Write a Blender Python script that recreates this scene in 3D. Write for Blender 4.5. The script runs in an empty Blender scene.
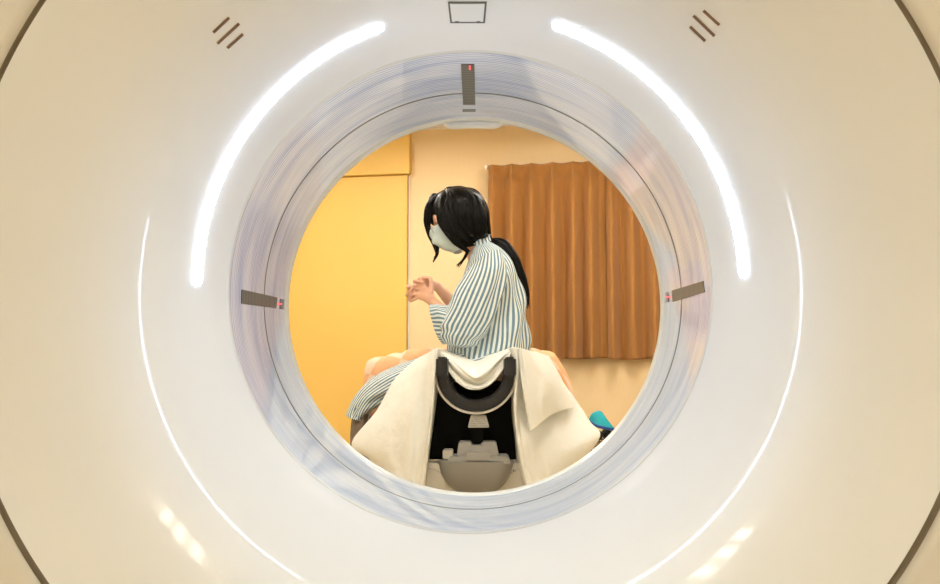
import bpy, bmesh, math, random
import numpy as np
from mathutils import Vector, Matrix, noise
R = math.radians
S = bpy.context.scene
COL = S.collection

# ------------------------------------------------------------------ camera
F = 823.0
CAM = Vector((0, 0, 0.90))
cd = bpy.data.cameras.new('camera'); cam = bpy.data.objects.new('camera', cd); COL.objects.link(cam)
cd.sensor_width = 36; cd.lens = 36*F/940; cd.clip_start = .02
cam.location = CAM
cam.rotation_euler = (R(90)+math.atan(72.1/F), 0, math.atan(20.6/F))
S.camera = cam
CM = cam.rotation_euler.to_matrix()
def at(px, py, Y):
    d = CM @ Vector(((px-470)/F, (292-py)/F, -1))
    return CAM + d*(Y/d.y)

# ------------------------------------------------------------------ world, exposure
w = bpy.data.worlds.new('world'); S.world = w; w.use_nodes = True
w.node_tree.nodes['Background'].inputs[0].default_value = (.9, .95, 1, 1)
w.node_tree.nodes['Background'].inputs[1].default_value = .25
S.view_settings.view_transform = 'Standard'; S.view_settings.look = 'None'
S.view_settings.gamma = 1; S.view_settings.use_curve_mapping = False
S.view_settings.exposure = .60
S.cycles.use_denoising = True
S.cycles.max_bounces = 10
S.cycles.sample_clamp_indirect = 6

# lamp strengths
TUBE_FRONT = 19.0     # fluorescent tubes in the half of the room behind the camera
TUBE_BACK = 20.0      # tubes over the patient side
LED = 25.0
LED_COL = (.60, .75, 1, 1)
TUBE_COL = (1, .96, .88, 1)
TUBE_COL_FRONT = (1, .92, .76, 1)

# ------------------------------------------------------------------ materials
def mat(name, col=(.8,.8,.8), rough=.5, metal=0, coat=0, spec=.5, sheen=0, emit=None, estr=0):
    m = bpy.data.materials.new(name); m.use_nodes = True
    b = m.node_tree.nodes['Principled BSDF']
    b.inputs['Base Color'].default_value = (*col[:3], 1)
    b.inputs['Roughness'].default_value = rough
    b.inputs['Metallic'].default_value = metal
    b.inputs['Coat Weight'].default_value = coat
    b.inputs['Coat Roughness'].default_value = .04
    b.inputs['Specular IOR Level'].default_value = spec
    b.inputs['Sheen Weight'].default_value = sheen
    if emit:
        b.inputs['Emission Color'].default_value = emit
        b.inputs['Emission Strength'].default_value = estr
    return m
class NT:
    def __init__(s, m): s.m = m; s.t = m.node_tree; s.b = s.t.nodes['Principled BSDF']
    def n(s, typ, **k):
        nd = s.t.nodes.new(typ)
        for a, v in k.items(): setattr(nd, a, v)
        return nd
    def l(s, a, b): s.t.links.new(a, b)
    def mapping(s, out='Object', scale=(1,1,1), rot=(0,0,0)):
        tc = s.n('ShaderNodeTexCoord'); mp = s.n('ShaderNodeMapping')
        mp.inputs['Scale'].default_value = scale; mp.inputs['Rotation'].default_value = rot
        s.l(tc.outputs[out], mp.inputs['Vector']); return mp.outputs[0]
    def noise(s, vec, scale, detail=3, rough=.5, dist=0):
        n = s.n('ShaderNodeTexNoise'); n.inputs['Scale'].default_value = scale
        n.inputs['Detail'].default_value = detail; n.inputs['Roughness'].default_value = rough
        n.inputs['Distortion'].default_value = dist
        s.l(vec, n.inputs['Vector']); return n.outputs['Fac']
    def ramp(s, fac, stops):
        r = s.n('ShaderNodeValToRGB'); e = r.color_ramp.elements
        while len(e) < len(stops): e.new(.5)
        for i, (p, c) in enumerate(stops): e[i].position = p; e[i].color = (*c[:3], 1)
        s.l(fac, r.inputs[0]); return r.outputs[0]
    def bump(s, h, strength=.3, dist=.01, prev=None):
        b = s.n('ShaderNodeBump'); b.inputs['Strength'].default_value = strength
        b.inputs['Distance'].default_value = dist; s.l(h, b.inputs['Height'])
        if prev is not None: s.l(prev, b.inputs['Normal'])
        return b.outputs[0]
    def col(s, c): s.l(c, s.b.inputs['Base Color'])
    def nrm(s, c): s.l(c, s.b.inputs['Normal'])

def noisy(name, c1, c2, scale=(1,1,1), nscale=5, rough=.6, bumpd=.002, bs=.3, **k):
    m = mat(name, c1, rough, **k); t = NT(m)
    v = t.mapping('Object', scale); f = t.noise(v, nscale, 4)
    t.col(t.ramp(f, [(.3, c1), (.7, c2)])); t.nrm(t.bump(f, bs, bumpd)); return m

M = {}
M['cover'] = mat('cover_plastic', (.86,.865,.84), .36, coat=.42, spec=.3)
M['cover'].node_tree.nodes['Principled BSDF'].inputs['Coat Roughness'].default_value = .055
M['body'] = mat('body_plastic', (.78,.76,.70), .35, coat=.3)
M['lip'] = mat('lip_plastic', (.74,.75,.70), .3, coat=.5)
M['gap'] = mat('gap_rubber', (.30,.25,.18), .6)
M['slot'] = mat('slot_dark', (.20,.11,.06), .5)
M['led'] = mat('led_strip', (.9,.93,1), .4, emit=LED_COL, estr=LED)
M['dark'] = mat('dark_window', (.13,.13,.12), .3); t = NT(M['dark'])
v = t.mapping('Object', (1,1,1)); wv = t.n('ShaderNodeTexWave'); wv.bands_direction = 'Y'; wv.inputs['Scale'].default_value = 38; t.l(v, wv.inputs['Vector'])
t.col(t.ramp(wv.outputs['Fac'], [(.3, (.07,.07,.065)), (.7, (.20,.20,.18))]))
M['ring'] = mat('scan_ring', (.20,.21,.22), .35)
M['icon'] = mat('panel_white', (.84,.84,.80), .3, coat=.4)
M['iconline'] = mat('panel_edge', (.14,.14,.13), .4)
M['laser'] = mat('laser_red', (.8,.05,.05), .4, emit=(1,.08,.1,1), estr=1.2)
# polycarbonate scan film
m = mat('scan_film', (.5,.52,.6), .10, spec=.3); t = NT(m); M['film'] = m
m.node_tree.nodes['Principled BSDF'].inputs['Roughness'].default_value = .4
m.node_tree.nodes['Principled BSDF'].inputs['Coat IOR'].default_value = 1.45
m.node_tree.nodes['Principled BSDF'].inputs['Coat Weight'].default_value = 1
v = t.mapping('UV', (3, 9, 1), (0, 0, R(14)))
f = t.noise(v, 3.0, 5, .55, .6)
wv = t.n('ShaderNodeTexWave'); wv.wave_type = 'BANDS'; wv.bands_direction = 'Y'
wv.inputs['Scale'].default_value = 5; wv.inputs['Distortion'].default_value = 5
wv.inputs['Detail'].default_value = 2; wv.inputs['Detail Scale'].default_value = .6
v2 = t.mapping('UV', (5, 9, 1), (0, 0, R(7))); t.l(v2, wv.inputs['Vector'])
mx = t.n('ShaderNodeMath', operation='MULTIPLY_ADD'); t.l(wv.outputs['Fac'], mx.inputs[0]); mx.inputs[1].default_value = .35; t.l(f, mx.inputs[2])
t.col(t.ramp(mx.outputs[0], [(.35, (.44,.54,.76)), (.60, (.60,.68,.86)), (.78, (.92,.95,1.0))]))  # wavy reflection streaks painted into the film's bluish colour
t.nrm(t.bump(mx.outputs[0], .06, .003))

M['wall'] = noisy('wallpaper', (.90,.68,.38), (.93,.71,.41), (30,30,2), 8, .8, .001, .25)
M['wallw'] = noisy('painted_wall', (.84,.75,.57), (.86,.77,.60), (1,1,1), 8, .8, .001, .2)
M['doorY'] = noisy('yellow_panel', (.87,.56,.13), (.89,.58,.15), (1,1,1), 1.5, .55, .001, .05)
M['ceil'] = noisy('ceiling_board', (.84,.84,.82), (.80,.80,.78), (1,1,1), 30, .9)
M['floor'] = noisy('floor_vinyl', (.66,.53,.34), (.60,.48,.31), (1,1,1), 6, .4)
M['curtain'] = noisy('curtain_cloth', (.36,.155,.030), (.40,.175,.035), (150,150,150), 6, .85, .0006, .4, sheen=.15)
M['rail'] = mat('rail_white', (.85,.83,.78), .4)
M['sheet'] = noisy('sheet_cloth', (.89,.88,.81), (.92,.91,.84), (1,1,1), 11, .8, .012, .8)
M['black'] = noisy('black_pad', (.010,.010,.011), (.02,.02,.021), (1,1,1), 60, .45, .001, .2)
M['void'] = mat('black_plastic', (.005,.005,.005), .7, spec=.15)
M['grey'] = mat('grey_plastic', (.36,.35,.32), .45)
M['grey2'] = mat('dome_plastic', (.27,.26,.24), .55)
M['cream'] = mat('table_plastic', (.58,.55,.47), .35, coat=.3)
M['label'] = mat('plate_grey', (.50,.49,.45), .4)
M['ink'] = mat('ink', (.12,.12,.11), .6)
M['steel'] = mat('steel', (.6,.6,.58), .25, metal=1)
M['skin'] = noisy('skin', (.72,.40,.26), (.78,.46,.31), (1,1,1), 18, .5, .001, .15)
M['skin'].node_tree.nodes['Principled BSDF'].inputs['Subsurface Weight'].default_value = .12
M['skin'].node_tree.nodes['Principled BSDF'].inputs['Subsurface Scale'].default_value = .02
M['nail'] = mat('nail', (.88,.58,.48), .25)
M['eye'] = mat('eye_dark', (.02,.012,.01), .3)
M['mask'] = noisy('mask_cloth', (.62,.75,.79), (.66,.79,.82), (1,1,1), 40, .8)
M['hair'] = mat('hair', (.004,.0035,.003), .30, spec=.10); t = NT(M['hair'])
v = t.mapping('UV', (60, 1.2, 1)); f = t.noise(v, 2, 3); t.nrm(t.bump(f, .5, .003))
M['frame'] = mat('glasses_rim', (.25,.12,.10), .3, metal=.6)
m = mat('lens_glass', (.95,.95,.95), .02); m.node_tree.nodes['Principled BSDF'].inputs['Transmission Weight'].default_value = 1
m.node_tree.nodes['Principled BSDF'].inputs['IOR'].default_value = 1.1; M['lens'] = m
M['taupe'] = noisy('trouser_cloth', (.20,.15,.11), (.25,.19,.14), (1,1,1), 30, .85)
M['turq'] = noisy('turquoise_vinyl', (.0,.38,.46), (.0,.46,.55), (1,1,1), 12, .35)
M['navy'] = mat('blue_trim', (.01,.06,.30), .4)
M['wire'] = mat('black_wire', (.03,.03,.03), .4)
M['char'] = noisy('charcoal_cloth', (.05,.055,.06), (.09,.09,.10), (1,1,1), 25, .8)
# striped gown cloth (stripes run along v)
def stripes(name, wob=.0):
    m = mat(name, (.8,.8,.8), .85, sheen=.1); t = NT(m)
    tc = t.n('ShaderNodeTexCoord'); sx = t.n('ShaderNodeSeparateXYZ'); t.l(tc.outputs['UV'], sx.inputs[0])
    fr = t.n('ShaderNodeMath', operation='FRACT'); t.l(sx.outputs[0], fr.inputs[0])
    t.col(t.ramp(fr.outputs[0], [(0, (.13,.23,.31)), (.40, (.13,.23,.31)), (.50, (.80,.84,.80)), (.90, (.80,.84,.80)), (1, (.13,.23,.31))]))
    v = t.mapping('Object', (1,1,1)); f = t.noise(v, 16, 3, .55, .8); t.nrm(t.bump(f, .8, .022)); return m
M['gown'] = stripes('striped_gown_cloth')
# quilt checks
m = mat('quilt_cloth', (.9,.6,.4), .85); t = NT(m); M['quilt'] = m
v = t.mapping('UV', (1,1,1), (0,0,R(28)))
ck = t.n('ShaderNodeTexChecker'); ck.inputs['Scale'].default_value = 9; t.l(v, ck.inputs[0])
ck.inputs[1].default_value = (.90,.48,.24,1); ck.inputs[2].default_value = (.92,.66,.48,1); t.col(ck.outputs[0])
v = t.mapping('UV', (18,18,18), (0,0,R(28))); f = t.noise(v, 1.2, 2); t.nrm(t.bump(f, .5, .012))

# ------------------------------------------------------------------ mesh helpers
def link_mesh(name, verts, faces, m, parent=None, uvs=None, smooth=True, mats=None, fm=None):
    me = bpy.data.meshes.new(name); me.from_pydata([tuple(v) for v in verts], [], faces); me.update()
    if uvs is not None:
        uv = me.uv_layers.new(name='UVMap')
        for p in me.polygons:
            for li, k in zip(p.loop_indices, range(len(p.loop_indices))):
                uv.data[li].uv = uvs[p.index][k]
    for mm in (mats or [m]): me.materials.append(mm)
    if fm: me.polygons.foreach_set('material_index', fm)
    if smooth: me.polygons.foreach_set('use_smooth', [True]*len(me.polygons))
    o = bpy.data.objects.new(name, me); COL.objects.link(o)
    if parent is not None:
        o.parent = parent
        o.matrix_parent_inverse = Matrix.Translation(-Vector(parent.location)) if parent.type == 'EMPTY' else Matrix.Identity(4)
    return o
def empty(name, loc, label=None, cat=None, group=None):
    o = bpy.data.objects.new(name, None); o.empty_display_size = .1; COL.objects.link(o); o.location = loc
    if label: tag(o, label, cat, group)
    return o
def tag(o, label=None, cat=None, group=None, kind=None):
    if label: o['label'] = label
    if cat: o['category'] = cat
    if group: o['group'] = group
    if kind: o['kind'] = kind
    return o
class MB:
    """collects geometry for ONE mesh object"""
    def __init__(s): s.v = []; s.f = []; s.uv = []; s.fm = []; s.mi = 0
    def grid(s, P, closeu=False, uvf=None, flip=False):
        """P[i][j] rows of points"""
        b = len(s.v); n = len(P); k = len(P[0])
        for row in P: s.v += [Vector(p) for p in row]
        for i in range(n-1):
            for j in range(k if closeu else k-1):
                j2 = (j+1) % k
                q = [b+i*k+j, b+i*k+j2, b+(i+1)*k+j2, b+(i+1)*k+j]
                U = [(i,j),(i,j+1),(i+1,j+1),(i+1,j)]
                uu = [uvf(a, c) if uvf else (c/max(1,k-1), a/max(1,n-1)) for a, c in U]
                if flip: q.reverse(); uu.reverse()
                s.f.append(q); s.uv.append(uu); s.fm.append(s.mi)
        return b
    def cap(s, idx, flip=False):
        idx = list(idx)
        if flip: idx.reverse()
        s.f.append(idx); s.uv.append([(0,0)]*len(idx)); s.fm.append(s.mi)
    def box(s, c, size, M3=None, bev=0.0):
        bm = bmesh.new(); bmesh.ops.create_cube(bm, size=1)
        bmesh.ops.scale(bm, vec=size, verts=bm.verts)
        if bev: bmesh.ops.bevel(bm, geom=bm.edges[:], offset=bev, segments=3, affect='EDGES', profile=.5)
        s.addbm(bm, (Matrix.Translation(Vector(c)) @ (M3.to_4x4() if M3 else Matrix.Identity(4))))
    def addbm(s, bm, mx=Matrix.Identity(4)):
        b = len(s.v); bm.verts.ensure_lookup_table()
        bm.verts.index_update()
        s.v += [mx @ v.co for v in bm.verts]
        for f in bm.faces:
            s.f.append([b+v.index for v in f.verts]); s.uv.append([(0,0)]*len(f.verts)); s.fm.append(s.mi)
        bm.free()
    def ell(s, c, rad, M3=None, seg=32):
        bm = bmesh.new(); bmesh.ops.create_uvsphere(bm, u_segments=seg, v_segments=seg//2, radius=1)
        s.addbm(bm, Matrix.Translation(Vector(c)) @ (M3.to_4x4() if M3 else Matrix.Identity(4)) @ Matrix.Diagonal((*rad, 1)))
    def tube(s, pts, rad, n=12, flat=None, closed=False, sub=0, caps=True):
        """tapered tube with rounded ends; rad number or list; flat=(vector, factor)"""
        pts = [Vector(p) for p in pts]
        if not hasattr(rad, '__len__'): rad = [rad]*len(pts)
        if sub: pts, rad = smooth_path(pts, rad, sub)
        k = len(pts); T = []
        for i in range(k):
            a = pts[(i-1) % k] if closed else pts[max(0,i-1)]; b = pts[(i+1) % k] if closed else pts[min(k-1,i+1)]
            T.append((b-a).normalized())
        up = Vector((0,0,1)) if abs(T[0].z) < .9 else Vector((1,0,0))
        A = T[0].cross(up).normalized(); rings = []
        L = 0
        rows = []
        if caps and not closed:
            for q in (0, .35, .7): rows.append((0, -math.cos(q*math.pi/2)*.999, max(.02, math.sin(q*math.pi/2))))
        for i in range(k): rows.append((i, 0, 1))
        if caps and not closed:
            for q in (.7, .35, 0): rows.append((k-1, math.cos(q*math.pi/2)*.999, max(.02, math.sin(q*math.pi/2))))
        P = []
        for (i, off, sc) in rows:
            A = (A - T[i]*A.dot(T[i])).normalized(); B = T[i].cross(A)
            c = pts[i] + T[i]*off*rad[i]
            ring = []
            for j in range(n):
                d = (A*math.cos(2*math.pi*j/n) + B*math.sin(2*math.pi*j/n))*rad[i]*sc
                if flat: fv = flat[0].normalized(); d -= fv*d.dot(fv)*(1-flat[1])
                ring.append(c+d)
            P.append(ring)
        if closed: P.append(P[0])
        kk = len(P)
        s.grid(P, closeu=True, uvf=lambda a, c: (c/n, a/kk))
    def build(s, name, m, parent=None, smooth=True, mats=None, autos=False):
        o = link_mesh(name, s.v, s.f, m, parent, s.uv, smooth, mats, s.fm if mats else None)
        if autos:
            bm = bmesh.new(); bm.from_mesh(o.data)
            for e in bm.edges:
                if len(e.link_faces) == 2 and e.calc_face_angle(0) > R(35): e.smooth = False
            bm.to_mesh(o.data); bm.free()
        return o
def cr(p0, p1, p2, p3, t):
    return .5*((2*p1) + (p2-p0)*t + (2*p0-5*p1+4*p2-p3)*t*t + (3*p1-p0-3*p2+p3)*t**3)
def crv(L, t):
    """catmull-rom through list L at t in 0..len-1"""
    n = len(L); i = min(int(t), n-2); u = t-i
    return cr(L[max(0,i-1)], L[i], L[i+1], L[min(n-1,i+2)], u)
def smooth_path(pts, rad, sub):
    P = []; Q = []; n = len(pts); rr = [float(r) for r in rad]
    for k in range((n-1)*sub+1):
        t = k/sub; P.append(crv(pts, t)); Q.append(max(.0002, crv(rr, t)))
    return P, Q
def remesh(o, vox, it=6, fac=.5):
    md = o.modifiers.new('r', 'REMESH'); md.mode = 'VOXEL'; md.voxel_size = vox; md.use_smooth_shade = True
    sm = o.modifiers.new('s', 'SMOOTH'); sm.iterations = it; sm.factor = fac
    bake(o)
def bake(o):
    dg = bpy.context.evaluated_depsgraph_get(); ev = o.evaluated_get(dg)
    me = bpy.data.meshes.new_from_object(ev); old = o.data; o.modifiers.clear(); o.data = me
    me.name = old.name; bpy.data.meshes.remove(old)
def solidify(o, th, off=0):
    md = o.modifiers.new('th', 'SOLIDIFY'); md.thickness = th; md.offset = off
def patch(rows, nu, nv):
    """rows: list of rows of control points, smooth grid"""
    out = []
    cols = [[crv(r, j/nu*(len(r)-1)) for j in range(nu+1)] for r in rows]
    for i in range(nv+1):
        t = i/nv*(len(rows)-1)
        out.append([crv([c[j] for c in cols], t) for j in range(nu+1)])
    return out

# ------------------------------------------------------------------ the room (turned 8 degrees against the scanner)
A8 = R(8); UX = Vector((math.cos(A8), -math.sin(A8), 0)); UN = Vector((-math.sin(A8), -math.cos(A8), 0))
O0 = Vector((0, 6.2, 0)); RM = Matrix((UX, -UN, (0,0,1))).transposed()   # columns: along wall, into wall, up
def rp(u, v, z): return O0 + UX*u + UN*v + Vector((0,0,z))
UL, UR, DEP, H = -3.2, 3.6, 9.0, 2.72
def slab(name, u0, u1, v0, v1, z0, z1, m):
    b = MB(); c = rp((u0+u1)/2, (v0+v1)/2, (z0+z1)/2); b.box(c, (u1-u0, abs(v1-v0), z1-z0), RM)
    return tag(b.build(name, m, smooth=False), kind='structure')
slab('floor', UL-.1, UR+.1, -.1, DEP+.1, -.1, 0, M['floor'])
slab('ceiling', UL-.1, UR+.1, -.1, DEP+.1, H, H+.1, M['ceil'])
slab('wall_back', UL-.1, UR+.1, -.1, 0, 0, H, M['wall'])
slab('wall_left', UL-.1, UL, 0, DEP, 0, H, M['wallw'])
slab('wall_right', UR, UR+.1, 0, DEP, 0, H, M['wallw'])
slab('wall_front', UL-.1, UR+.1, DEP, DEP+.1, 0, H, M['wallw'])
slab('baseboard_back', -.62, UR, 0, .012, 0, .07, M['rail'])
# yellow sliding door and its rail cover
b = MB(); b.box(rp((-.643-2.7)/2, .018, 1.18), (2.057, .03, 2.36), RM, .004); d = tag(b.build('door_1', M['doorY'], smooth=False), kind='structure')
b = MB(); b.box(rp((-.620-2.8)/2, .035, (2.365+H)/2), (2.18, .068, H-2.365), RM, .004); b.build('rail_cover', M['doorY'], d, smooth=False)
b = MB(); b.box(rp(-.632, .008, 1.18), (.008, .016, 2.36), RM, .003); tag(b.build('trim_1', M['rail'], smooth=False), kind='structure')

# ceiling lamps: recessed trays with three tubes
def ceiling_light(u, v, rot, strength, label, ln=1.25):
    t = empty('ceiling_light', rp(u, v, H), label, 'ceiling light', 'fluorescent ceiling lamps')
    Q = RM @ Matrix.Rotation(R(rot), 3, 'Z'); c = rp(u, v, H)
    b = MB()
    for sx, sy, w_, l_ in ((-.29,0,.02,ln),(.29,0,.02,ln),(0,-(ln-.02)/2,.6,.02),(0,(ln-.02)/2,.6,.02)):
        b.box(c+Q@Vector((sx,sy,-.025)), (w_,l_,.05), Q)
    b.build('frame', M['rail'], t, smooth=False)
    lm = mat('tube_glow', (.9,.9,.9), .5, emit=TUBE_COL if strength == TUBE_BACK else TUBE_COL_FRONT, estr=strength)
    for k in (-1,0,1):
        b = MB(); b.box(c+Q@Vector((k*.17,0,-.022)), (.07,ln-.09,.03), Q, .008); b.build('tube', lm, t)
    return t
ceiling_light(-1.1, 1.5, 0, TUBE_BACK, 'ceiling lamp with three tubes over the yellow door side')
ceiling_light(1.1, 1.5, 0, TUBE_BACK, 'ceiling lamp with three tubes in front of the brown curtains')
ceiling_light(.30, 3.95, 90, TUBE_BACK, 'ceiling lamp with three tubes straight over the head end of the patient table')
ceiling_light(-2.6, 3.4, 0, TUBE_BACK, 'square ceiling lamp by the left wall beside the patient table', .6)
ceiling_light(3.1, 3.2, 0, TUBE_BACK, 'square ceiling lamp by the right wall beside the patient table', .6)
ceiling_light(2.2, 5.8, 0, TUBE_FRONT, 'square ceiling lamp right of the scanner front', .6)
ceiling_light(-.6, 5.75, 0, TUBE_FRONT, 'square ceiling lamp left of the scanner front', .6)
ceiling_light(.6, 7.7, 90, TUBE_FRONT, 'long ceiling lamp in the middle of the room before the scanner')

# curtains
def curtain(u0, u1, z0, z1, pleats, label, seed):
    random.seed(seed)
    nz, nu = 70, int((u1-u0)/.004); P = []
    zs = z1-.085
    for i in range(nz+1):
        z = z0 + (z1-z0)*i/nz; row = []
        for j in range(nu+1):
            u = u0+(u1-u0)*j/nu
            k = min(pleats, key=lambda p: abs(p-u)); d = (u-k)/.075
            ph = math.cos(math.pi*max(-1,min(1,d)))
            drop = (z1-z)/(z1-z0)
            amp = .020+.030*min(1, drop*3)
            wob = noise.noise(Vector((u*5+seed*7, z*.7, seed)))*.022*drop
            v = .10 + amp*1.25*(2*(.5+.5*ph)**1.25-1)*(.85+.5*noise.noise(Vector((k*9,z*.4,seed)))) + wob
            pin = math.exp(-((z-zs)/.02)**2)               # pinch stitched below the header
            v += .034*math.exp(-(d/.11)**2)*(pin*.9+(.6 if z > zs else .35*max(0,1-(zs-z)/.14)))
            if z > zs: v = .10 + (v-.10)*.7
            v -= .014*pin*(1-math.exp(-(d/.25)**2))
            if abs((z-z0)-.10) < .008: v -= .003
            row.append(rp(u, v, z + .004*math.sin(u*17)*drop))
        P.append(row)
    b = MB(); b.grid(P); o = b.build('curtain', M['curtain']); solidify(o, .003)
    return tag(o, label, 'curtain', 'brown pleated window curtains')
def uwall(px): return (at(px, 360, 6.2)).x*1.0
pl = [.03+.152*i for i in range(6)]
curtain(.0, .885, .940, 2.392, [uwall(x) for x in (495,514.5,534,555,575,592)], 'brown pleated curtain hanging just behind the seated person', 1)
curtain(.87, 1.95, .935, 2.402, [uwall(x) for x in (612,632,652,672,692,712,732)], 'brown pleated curtain nearest the right rim of the bore', 2)
t = empty('curtain_rail', rp(.96,.1,2.39), 'white curtain rail above the brown curtains', 'curtain rail')
b = MB(); b.box(rp(.96,.055,2.39), (1.98,.02,.022), RM, .004); b.build('rail', M['rail'], t)
b = MB(); b.box(rp(-.018,.06,2.39), (.02,.04,.032), RM, .005); b.build('end_cap', M['rail'], t)

# ------------------------------------------------------------------ CT scanner
AX, AZ = -.0320, 1.0129
prof_pts = [(.895,.562),(.905,.545),(.93,.503),(.965,.4585),(1.01,.4235),(1.06,.3955),(1.11,.3755),(1.145,.3630),(1.170,.3560),(1.183,.3520),(1.188,.350)]
def prof(Y):
    if Y >= 1.188: return .35
    for (a, ra), (c, rc) in zip(prof_pts, prof_pts[1:]):
        if a <= Y <= c:
            i = prof_pts.index((a, ra)); n = len(prof_pts)
            pa = prof_pts[max(0,i-1)]; pc = prof_pts[min(n-1,i+2)]
            h = c-a; u = (Y-a)/h
            m0 = (rc-pa[1])/(c-pa[0]); m1 = (pc[1]-ra)/(pc[0]-a)
            return (2*u**3-3*u*u+1)*ra + (u**3-2*u*u+u)*h*m0 + (-2*u**3+3*u*u)*rc + (u**3-u*u)*h*m1
    return prof_pts[0][1]
def hit(px, py, lift=0, end=1.53):
    a, c = .8951, end
    g = lambda Y: math.hypot(at(px,py,Y).x-AX, at(px,py,Y).z-AZ) - prof(Y)
    for _ in range(40):
        mid = (a+c)/2
        if g(mid) > 0: c = mid
        else: a = mid
    p = at(px, py, a); rad = Vector((p.x-AX, 0, p.z-AZ)).normalized()
    dp = (prof(a+.002)-prof(a-.002))/.004
    n = (Vector((0, dp, 0))-rad).normalized()
    return p + n*lift
ct = empty('ct_scanner', (AX, 1.3, 0), 'white ring shaped CT scanner with glowing arc lights around its bore', 'CT scanner')
NT_ = 220
def lathe(mb, pts, n=NT_, flip=False, uvf=None):
    P = [[Vector((AX+r*math.cos(2*math.pi*j/n), Y, AZ+r*math.sin(2*math.pi*j/n))) for j in range(n)] for Y, r in pts]
    k = len(P)
    mb.grid(P, closeu=True, flip=flip, uvf=uvf or (lambda a, c: (c/n, pts[a][0])))
# flared bore cover (funnel)
b = MB(); ys = [.895 + (1.188-.895)*(i/60)**.9 for i in range(61)]
lathe(b, [(Y, prof(Y)) for Y in ys]); b.build('bore_funnel', M['cover'], ct)
# film
b = MB(); lathe(b, [(1.1885+(1.528-1.1885)*i/20, .3502) for i in range(21)])
b.build('scan_window_film', M['film'], ct)
b = MB(); lathe(b, [(1.183,.3530),(1.1855,.3500),(1.190,.3494),(1.192,.3503)]); b.build('lip_ring', M['lip'], ct)
b = MB(); lathe(b, [(1.3730,.3500),(1.3735,.3496),(1.3785,.3496),(1.379,.3500)]); b.build('scan_plane_ring', M['ring'], ct)
# rear rim, rear funnel
b = MB(); lathe(b, [(1.515,.3502),(1.519,.3480),(1.530,.3465),(1.538,.3480),(1.545,.353),(1.60,.372),(1.68,.43),(1.74,.50),(1.76,.56)]); b.build('rear_funnel', M['lip'], ct)
# sensor bump under the rear rim at the top
rows = []
for i in range(7):
    Y = 1.527 + .004*i; row = []
    for j in range(41):
        u = j/40*2-1; x = u*.056; e = (1-abs(u)**6)
        x0 = at(473,122,1.53).x - AX
        rr = .3475; zt = math.sqrt(rr*rr-(x+x0)**2)
        row.append(Vector((AX+x0+x, Y, AZ+zt-.0095*e*(1 if 0 < i < 6 else .3))))
    rows.append(row)
b = MB(); b.grid(rows); rows2 = [rows[0], [p+Vector((0,0,.012)) for p in rows[0]]]; b.grid(rows2); b.build('rim_sensor', M['icon'], ct)
# seam ring + front face
b = MB(); lathe(b, [(.895,.562),(.898,.5632),(.906,.5645),(.907,.5690),(.898,.571)]); b.build('seam', M['gap'], ct)
def sup(th, a=1.02, bb=.985, p=5):
    c, s_ = abs(math.cos(th)), abs(math.sin(th)); return 1/((c/a)**p+(s_/bb)**p)**(1/p)
P = []
for f_, Y in ((0,.905),(0,.898),(.02,.893),(.15,.890),(.4,.888),(.7,.893),(.86,.905),(.94,.925),(.98,.955),(1.0,1.0),(1.0,1.3),(1.0,1.68),(.97,1.73),(.9,1.76),(.5,1.765),(0,1.762)):
    row = []
    for j in range(NT_):
        th = 2*math.pi*j/NT_; r0 = .571 if Y < 1.5 else .56; r = r0+(sup(th)-r0)*f_
        row.append(Vector((AX+r*math.cos(th), Y, AZ+r*math.sin(th))))
    P.append(row)
b = MB(); b.grid(P, closeu=True, flip=True); b.build('outer_shell', M['body'], ct)
b = MB(); b.box((AX, 1.33, .035), (1.5, .6, .07), None, .01); b.build('foot_plinth', M['grey'], ct)
# conforming pieces
def conform(func, nu, nv, h0, h1, name, m, parent=ct):
    top = [[hit(*func(j/nu, i/nv), h1) for j in range(nu+1)] for i in range(nv+1)]
    bot = [[hit(*func(j/nu, i/nv), h0) for j in range(nu+1)] for i in range(nv+1)]
    b = MB(); b.grid(top)
    edge = lambda G: G[0][:] + [r[-1] for r in G[1:]] + G[-1][:-1][::-1] + [r[0] for r in G[1:-1]][::-1]
    b.grid([edge(bot), edge(top)], closeu=True)
    return b.build(name, m, parent)
def arcf(p0, p1, cx, cy, rw):
    a0 = math.atan2(-(p0[1]-cy), p0[0]-cx); a1 = math.atan2(-(p1[1]-cy), p1[0]-cx)
    if a0-a1 > math.pi: a1 += 2*math.pi
    if a1-a0 > math.pi: a1 -= 2*math.pi
    r0 = math.hypot(p0[0]-cx, p0[1]-cy); r1 = math.hypot(p1[0]-cx, p1[1]-cy)
    L = abs(a1-a0)*r0
    def f(u, v):
        a = a0+(a1-a0)*u; e = min(u, 1-u)*L
        wdt = rw*(math.sqrt(max(.02, 1-(1-min(1, e/rw))**2)))
        r = r0+(r1-r0)*u + (v*2-1)*wdt
        return cx+r*math.cos(a), cy-r*math.sin(a)
    return f
conform(arcf((383,26),(197,285),470,290,4.3), 160, 6, -.002, .0012, 'light_strip', M['led'])
conform(arcf((553,24),(744,277),468.5,287,4.3), 160, 6, -.002, .0012, 'light_strip', M['led'])
def quad(c):
    a, b_, c_, d_ = [Vector((x, y)) for x, y in c]
    def f(u, v): q = (a*(1-u)+b_*u)*(1-v) + (d_*(1-u)+c_*u)*v; return q.x, q.y
    return f
def slotf(p0, p1, w_):
    p0, p1 = Vector(p0), Vector(p1); n = Vector((-(p1-p0).y, (p1-p0).x)).normalized()*w_/2
    return quad([tuple(p0-n), tuple(p1-n), tuple(p1+n), tuple(p0+n)])
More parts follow.
